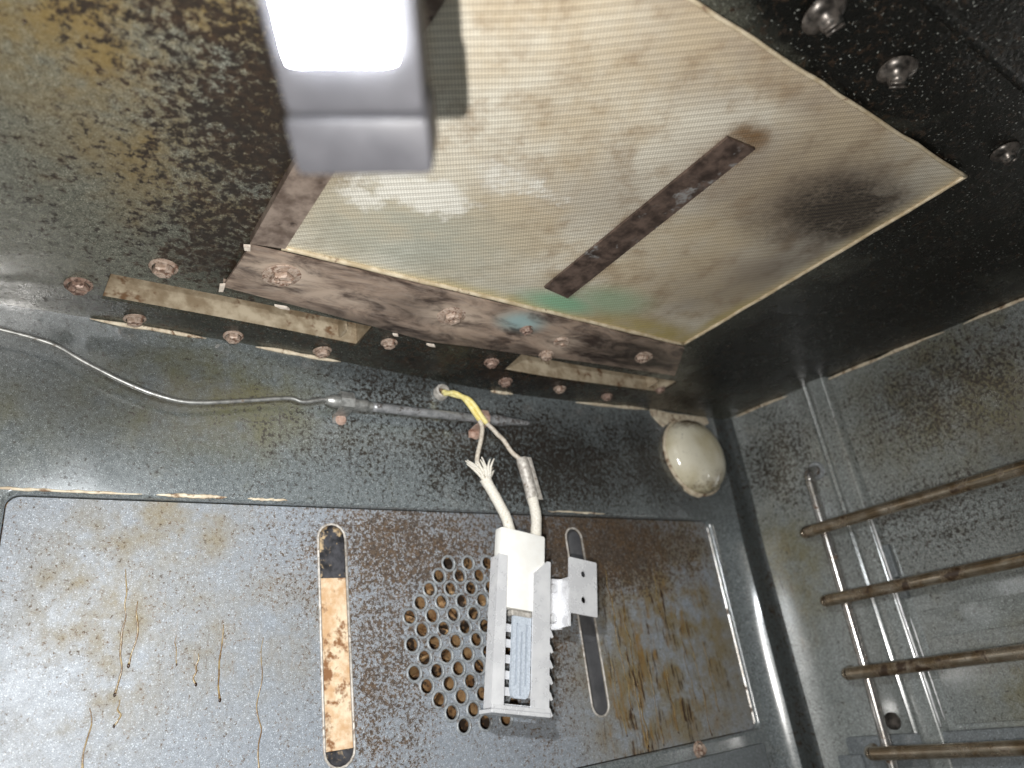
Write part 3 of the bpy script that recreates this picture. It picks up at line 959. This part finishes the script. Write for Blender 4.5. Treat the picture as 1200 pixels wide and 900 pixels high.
# hardened grease runs
def run(x, z0, z1, w, wob=.0012, drop=True):
    bm = bmesh.new()
    w *= .72
    n = max(5, int((z0 - z1) / .005))
    pts = []
    xx = x
    for i in range(n + 1):
        xx += rnd.uniform(-wob, wob) + (.0008 * math.sin(i * 1.3 + x * 300)) * .6
        pts.append(V((xx, .3639, z0 + (z1 - z0) * i / n)))
    rad = [w * .25] + [w * rnd.uniform(.4, .75) for _ in range(4)] + [w * .8]
    P = catmull(pts, 4)
    b = bmesh.new()
    tube(b, P, w, 6, 1, rad, .12)
    # flatten the run against the panel
    for v in b.verts:
        v.co.y = .3640 + (v.co.y - .3639) * .30
    merge(bm, b)
    part('grease_run', bm, 'grease', baffle, True)
    if drop:
        bm = bmesh.new()
        e = P[-1]
        lathe(bm, [(w * 1.1, 0), (w * 1.0, w * .35), (w * .6, w * .6), (0, w * .7)], (e.x, .3640, e.z), (0, -1, 0), 10, (1, 0, 0), .85, 1.25)
        part('grease_drop', bm, 'burnt_drop', baffle, True)
for a in [(.0560, .078, .026, .0009), (.0625, .064, .037, .0010), (.0985, .052, .0195, .0010), (.1185, .045, -.020, .0008), (.0465, .022, -.006, .0010), (.0872, .040, .027, .0009),
          (.0580, .024, .014, .0008), (.0800, .048, .036, .0006),
          (.3440, .075, -.012, .0009), (.3560, .060, -.034, .0011), (.3500, .022, -.036, .0010), (.3695, .020, -.035, .0008), (.3900, .080, .045, .0007), (.4020, .055, -.012, .0007),
          (.4120, .030, -.035, .0009), (.3820, .012, -.030, .0008), (.4225, .025, -.022, .0007), (.3330, .022, -.026, .0008)]:
    run(*a)

# ------------------------------------------------------------------ oven lamp
lamp = thing('oven_lamp', 'round domed oven lamp with a dirty yellowish glass lens in the upper back corner', 'lamp', (.4572, .360, .1608))
LC = V((.4572, .3597, .1608))
ax = (0, -1, 0)
bm = bmesh.new()
lathe(bm, [(.0334, .0), (.0335, .0014), (.0328, .0022), (.0320, .0021), (.0316, .0008)], LC, ax, 40, (1, 0, 0), 1.0, .97)
part('lens_ring', bm, 'gasket', lamp, True, 50)
bm = bmesh.new()
lathe(bm, [(.0317, .0006), (.0316, .0032), (.0306, .0064), (.0280, .0098), (.0240, .0124), (.0180, .0145), (.010, .0156), (0, .0160)], LC, ax, 40, (1, 0, 0), 1.0, .97)
part('glass_lens', bm, 'lens', lamp, True)
# worn, bare patches of the wall round the lamp
bm = bmesh.new()
plate(bm, [(.419, .1985), (.440, .1972), (.462, .1978), (.486, .1984), (.4880, .1935), (.478, .1890), (.460, .1925), (.440, .1890), (.430, .1840), (.4245, .188), (.4195, .193)], [], .3590, .3599, FY)
part('scorched_patch', bm, 'gasket', back_wall)
bm = bmesh.new()
plate(bm, [(.437, .1345), (.446, .1310), (.455, .1300), (.463, .1310), (.459, .1290), (.452, .1272), (.444, .1290), (.438, .1320)], [], .3590, .3599, FY)
part('scorched_patch', bm, 'gasket', back_wall)

# ------------------------------------------------------------------ temperature probe
probe = thing('temperature_probe', 'thin bent capillary tube ending in a grey steel probe clipped across the back wall', 'probe', (.158, .350, .166))
bm = bmesh.new()
tube(bm, [(-.044, .352, .1835), (-.0156, .350, .1815), (-.0034, .350, .1806), (.0163, .350, .1770), (.0305, .350, .1698), (.0488, .350, .1616), (.0639, .350, .1570), (.0795, .350, .1559),
          (.1085, .351, .1615), (.1265, .351, .1649), (.1340, .3505, .1636), (.1440, .350, .1660), (.1480, .350, .1662)], .00105, 8, 6)
part('capillary_tube', bm, 'tube', probe, True)
bm = bmesh.new()
tube(bm, [(.1465, .350, .1662), (.150, .350, .1662), (.153, .350, .1661), (.166, .350, .1657), (.170, .350, .1656), (.172, .350, .1655), (.1745, .350, .1655)], .003, 12, 3,
     [.0018, .0034, .0036, .0035, .0036, .0026, .0027])
part('ferrule', bm, 'tube', probe, True)
bm = bmesh.new()
tube(bm, [(.1740, .350, .1655), (.210, .350, .1659), (.2500, .350, .1667)], .0027, 12, 6)
part('probe_bulb', bm, 'bulb', probe, True)
bm = bmesh.new()
tube(bm, [(.2495, .350, .1667), (.2520, .350, .1667), (.2545, .350, .1668), (.2560, .350, .1668), (.2600, .350, .1669), (.2650, .350, .1670), (.272, .350, .1673), (.280, .350, .1676), (.281, .350, .1676), (.287, .350, .1678)], .003, 12, 2,
     [.0030, .0035, .0035, .0029, .0036, .0036, .0024, .0022, .0017, .0017])
part('probe_tip', bm, 'bulb', probe, True)
for x in (.1575, .2480):
    bm = bmesh.new()
    # strap of the clip hooks over the probe and is screwed below it
    pr_ = [(.1702, .3500), (.1700, .3462), (.1662, .3450), (.1625, .3462), (.1618, .3520), (.1612, .3585), (.1568, .3592)]
    for (za, ya), (zb, yb) in zip(pr_, pr_[1:]):
        vs = [bm.verts.new(p) for p in ((x - .004, ya, za), (x + .004, ya, za), (x + .004, yb, zb), (x - .004, yb, zb))]
        bm.faces.new(vs)
    bmesh.ops.remove_doubles(bm, verts=bm.verts, dist=1e-5)
    bmesh.ops.solidify(bm, geom=bm.faces[:], thickness=.0007)
    part('clip', bm, 'copper' if x > .2 else 'tube', probe)
    bm = bmesh.new()
    lathe(bm, [(.0034, 0), (.0034, .0008), (.0024, .0022), (0, .0024)], (x + .001, .3590, .1592), (0, -1, 0), 12)
    part('clip_screw', bm, 'copper', probe)

# ------------------------------------------------------------------ igniter hanging by its leads
IO = V((.2570, .3320, .0907))
igniter = thing('hot_surface_igniter', 'white ceramic igniter in a metal guard hanging by two leads before fan cover', 'igniter', tuple(IO))
ROLL = math.radians(10.6)
cr, sr = math.cos(ROLL), math.sin(ROLL)
def IG(p):
    """local igniter axes: x right, y away from the viewer, z up; the body hangs slightly askew"""
    return IO + V((p[0] * cr + p[2] * sr, p[1] - p[2] * .03, -p[0] * sr + p[2] * cr))
def igbox(bm, lo, hi, bev=0.0):
    return box(bm, lo, hi, bev, IG)
IP = lambda y0: (lambda u, v, t: IG((u, y0 + t, v)))
bm = bmesh.new()
igbox(bm, (-.0152, .0012, -.0445), (.0160, .0085, 0), .0016)
part('ceramic_block', bm, 'ceramic', igniter, True, 40)
# guard: two front flanges, side walls, rungs of the back, tray at the foot
bm = bmesh.new()
plate(bm, [(-.0172, -.0165), (-.0112, -.0165), (-.0100, -.0950), (-.0178, -.0950)], [], 0, .0009, IP(0))
igbox(bm, (-.0172, .0010, -.0950), (-.0163, .0080, -.0170))
part('guard_side', bm, 'guard', igniter)
bm = bmesh.new()
plate(bm, [(.0070, -.0235), (.0165, -.0150), (.0190, -.0150), (.0190, -.0950), (.0072, -.0950)], [], 0, .0009, IP(0))
igbox(bm, (.0182, .0010, -.0480), (.0191, .0170, -.0155))
part('guard_side', bm, 'guard', igniter)
for k in range(6):
    z = -.0520 - k * .0080
    bm = bmesh.new()
    igbox(bm, (-.0160, .0050, z - .0042), (.0176, .0058, z))
    part('guard_rung', bm, 'guard', igniter)
    bm = bmesh.new()
    plate(bm, [(.0186, z - .0040), (.0206, z - .0050), (.0216, z - .0042), (.0200, z - .0010), (.0186, z)], [], .0002, .0011, IP(0))
    part('guard_tooth', bm, 'guard', igniter)
bm = bmesh.new()
igbox(bm, (-.0180, -.0012, -.0975), (.0192, .0110, -.0955), .0005)
igbox(bm, (-.0180, -.0014, -.0955), (.0192, -.0002, -.0935), .0004)
part('guard_foot', bm, 'guard', igniter)
# silicon carbide element with its slits
bm = bmesh.new()
slit = lambda x, z0, z1: [(x - .0006, z1), (x + .0006, z1), (x + .0006, z0), (x - .0006, z0)]
plate(bm, [(-.0052, -.0475), (.0068, -.0475), (.0068, -.0850), (.0058, -.0885), (.0042, -.0895), (-.0028, -.0895), (-.0044, -.0885), (-.0054, -.0850)],
      [slit(-.0023, -.0520, -.0830), slit(.0008, -.0560, -.0880), slit(.0039, -.0520, -.0830)], 0, .0018, IP(.0010))
part('heating_element', bm, 'element', igniter)
bm = bmesh.new()
igbox(bm, (-.0068, .0004, -.0482), (.0068, .0050, -.0452), .0008)
part('element_holder', bm, 'crimp', igniter)
# mounting bracket on the right
bm = bmesh.new()
ul = lambda lst: lst
plate(bm, [(.0186, -.0225), (.0330, -.0210), (.0340, -.0495), (.0186, -.0520)], [circle(.0262, -.0275, .0009, 8), circle(.0262, -.0445, .0009, 8)], 0, .0010, IP(.0080))
igbox(bm, (.0320, -.0010, -.0490), (.0330, .0082, -.0212))
part('bracket', bm, 'guard', igniter)
bm = bmesh.new()
plate(bm, rrect(.0310, -.0420, .0520, -.0100, .0008, 2), [circle(.0418, -.0185, .0019, 14), circle(.0418, -.0335, .0019, 14)], 0, .0011, IP(-.0022))
part('bracket', bm, 'guard', igniter)
for z in (-.0275, -.0445):
    bm = bmesh.new()
    ay = IG((0, -1, 0)) - IG((0, 0, 0))
    lathe(bm, [(.0028, 0), (.0028, .0012), (.0020, .0022), (0, .0026)], IG((.0262, .0079, z)), ay, 12)
    part('rivet', bm, 'guard', igniter, True, 40)
# sleeves, wires, frayed end, crimp
bm = bmesh.new()
tube(bm, [(.2392, .3400, .1235), (.2412, .340, .1195), (.2438, .340, .1148), (.2480, .340, .1065), (.2512, .3400, .0990), (.2526, .3400, .0890)], .003, 12, 5, [.0036, .0031, .0031, .0031, .0032, .0032], .04)
sl = part('sleeve', bm, 'sleeve', igniter, True)
for k in range(26):
    bm = bmesh.new()
    a = rnd.uniform(0, 2 * math.pi)
    L = rnd.uniform(.006, .012)
    spread = rnd.uniform(.2, 1.0)
    base = V((.2400 + .0022 * math.cos(a) * spread, .340 + .0026 * math.sin(a) * spread, .1228))
    tip = base + V((-.0030 + math.cos(a) * .0085 * spread, math.sin(a) * .006 * spread, L))
    m_ = base.lerp(tip, .5) + V((rnd.uniform(-.0012, .0012), 0, .0012))
    tube(bm, [base, m_, tip], .0006, 5, 2, [.0009, .0008, .0003])
    part('frayed_strand', bm, 'sleeve', sl, True, None, AT[igniter.name])
bm = bmesh.new()
tube(bm, [(.2722, .340, .1180), (.2726, .340, .1120), (.2733, .340, .1020), (.2715, .340, .0925), (.2705, .340, .0880)], .0033, 12, 5, None, .04)
part('sleeve', bm, 'sleeve', igniter, True)
bm = bmesh.new()
tube(bm, [(.2683, .340, .1385), (.2693, .340, .1340), (.2710, .340, .1245), (.2725, .340, .1130)], .0035, 12, 4, [.0032, .0038, .0037, .0038], .05)
b2 = bmesh.new()
box(b2, (.2712, .3385, .1120), (.2752, .3392, .1390), .0002)
merge(bm, b2, lambda c: V((c.x + (.139 - c.z) * .16, c.y, c.z)))
part('crimp_connector', bm, 'crimp', igniter, True, 40)
GX = V((.2290, .3600, .1862))
bm = bmesh.new()
tube(bm, [(.2262, .3540, .1825), (.2290, .3470, .1805), (.2330, .3440, .1766), (.2350, .342, .1720), (.2385, .3420, .1670), (.2425, .3430, .1625)], .0016, 8, 6)
part('lead_wire', bm, 'wire_yellow', igniter, True)
bm = bmesh.new()
tube(bm, [(.2258, .3545, .1842), (.2300, .3480, .1795), (.2350, .3420, .1752), (.2385, .3402, .1700), (.2420, .3402, .1645), (.2462, .3412, .1600)], .0016, 8, 6)
part('lead_wire', bm, 'wire_yellow', igniter, True)
bm = bmesh.new()
tube(bm, [(.2425, .3430, .1625), (.2432, .342, .1570), (.2412, .342, .1490), (.2378, .342, .1400), (.2366, .342, .1350), (.2375, .341, .1300), (.2400, .340, .1225)], .0014, 8, 6)
part('lead_wire', bm, 'wire_white', igniter, True)
bm = bmesh.new()
tube(bm, [(.2462, .3412, .1600), (.2514, .342, .1565), (.2545, .342, .1532), (.2582, .342, .1502), (.2634, .342, .1426), (.2690, .340, .1369)], .0014, 8, 6)
part('lead_wire', bm, 'wire_white', igniter, True)
# bushing in the wall that the leads come out of
bush = thing('wire_bushing', 'small ceramic bushing in the back wall where the yellow leads come out', 'bushing', tuple(GX))
bm = bmesh.new()
lathe(bm, [(.0024, -.003), (.0026, .0035), (.0034, .0050), (.0046, .0046), (.0050, .0030), (.0050, 0)], GX + V((-.002, 0, -.0008)), (-.1, -1, 0), 18)
part('bushing_ring', bm, 'crimp', bush, True, 50)
bm = bmesh.new()
lathe(bm, [(0, .0022), (.0027, .0022)], GX + V((-.002, 0, -.0008)), (-.1, -1, 0), 16)
part('bushing_core', bm, 'cavity', bush)

# ------------------------------------------------------------------ rack support on the side wall
rack = thing('rack_support', 'four greasy steel rack rails on a bright upright rod along the right wall', 'rack support', (.497, .293, -.15))
bm = bmesh.new()
tube(bm, [(.520, .2925, .1310), (.512, .2922, .1308), (.5040, .2918, .1300), (.4992, .2916, .1268), (.4978, .2917, .1215), (.4976, .2920, .11), (.4976, .2935, 0), (.4976, .2955, -.07), (.4976, .297, -.155)],
     .0036, 12, 6)
part('upright', bm, 'upright', rack, True)
bm = bmesh.new()
lathe(bm, [(.0042, .0012), (.0062, .0016), (.0070, .0008), (.0070, 0)], (.511, .2922, .1308), (-1, 0, 0), 20)
part('upright_ring', bm, 'rim', rack, True, 50)
for z0, k in ((.0856, .0), (.0371, .0), (-.0108, .0), (-.0592, .0)):
    bm = bmesh.new()
    tube(bm, [(.4985, .3044, z0 + .001), (.4950, .3050, z0 + .0006), (.4915, .3038, z0 + .0002), (.4888, .3005, z0), (.4884, .2950, z0), (.4884, .25, z0), (.4884, .15, z0), (.4884, .05, z0), (.4884, -.12, z0)],
         .0043, 14, 6)
    rl = part('rail', bm, 'rail', rack, True)
    bm = bmesh.new()   # weld bead where the rail meets the upright
    tube(bm, [(.4935, .2905, z0 - .001), (.4938, .2930, z0 + .0006), (.4935, .2955, z0 - .0004)], .0016, 8, 3, [.0008, .0017, .0008])
    part('weld', bm, 'upright', rl, True, None, AT[rack.name])

# ------------------------------------------------------------------ hand-held work light
wl_at = V((.0383, .0781, .0928))
wl = thing('work_light', 'out of focus grey bar shaped work light glowing white in front of the ceiling', 'work light', tuple(wl_at))
A = V((.0139, .0215, -.0083)).normalized()            # along the body, towards its end
W = (V((.8113, -.5694, -.1328)) - A * V((.8113, -.5694, -.1328)).dot(A)).normalized()
Nf = A.cross(W).normalized()
if Nf.z > 0:
    Nf = -Nf
def WL(p):      # p = across, along, out of the lit face; origin at the lower end of the diffuser
    return wl_at + W * p[0] + A * p[1] + Nf * p[2]
bm = bmesh.new()
box(bm, (-.0117, -.115, -.0125), (.0117, .0060, 0), .0022, WL)
part('housing', bm, 'housing', wl, True, 40)
bm = bmesh.new()
box(bm, (-.0121, .0061, -.0135), (.0121, .0170, .0006), .0020, WL)
part('end_cap', bm, 'housing', wl, True, 40)
bm = bmesh.new()
box(bm, (-.0088, -.095, -.001), (.0083, -.0030, .0022), .0018, WL)
part('diffuser', bm, 'emit', wl, True, 40)
ADDED_SPOT.location = WL((0, .0240, -.006))
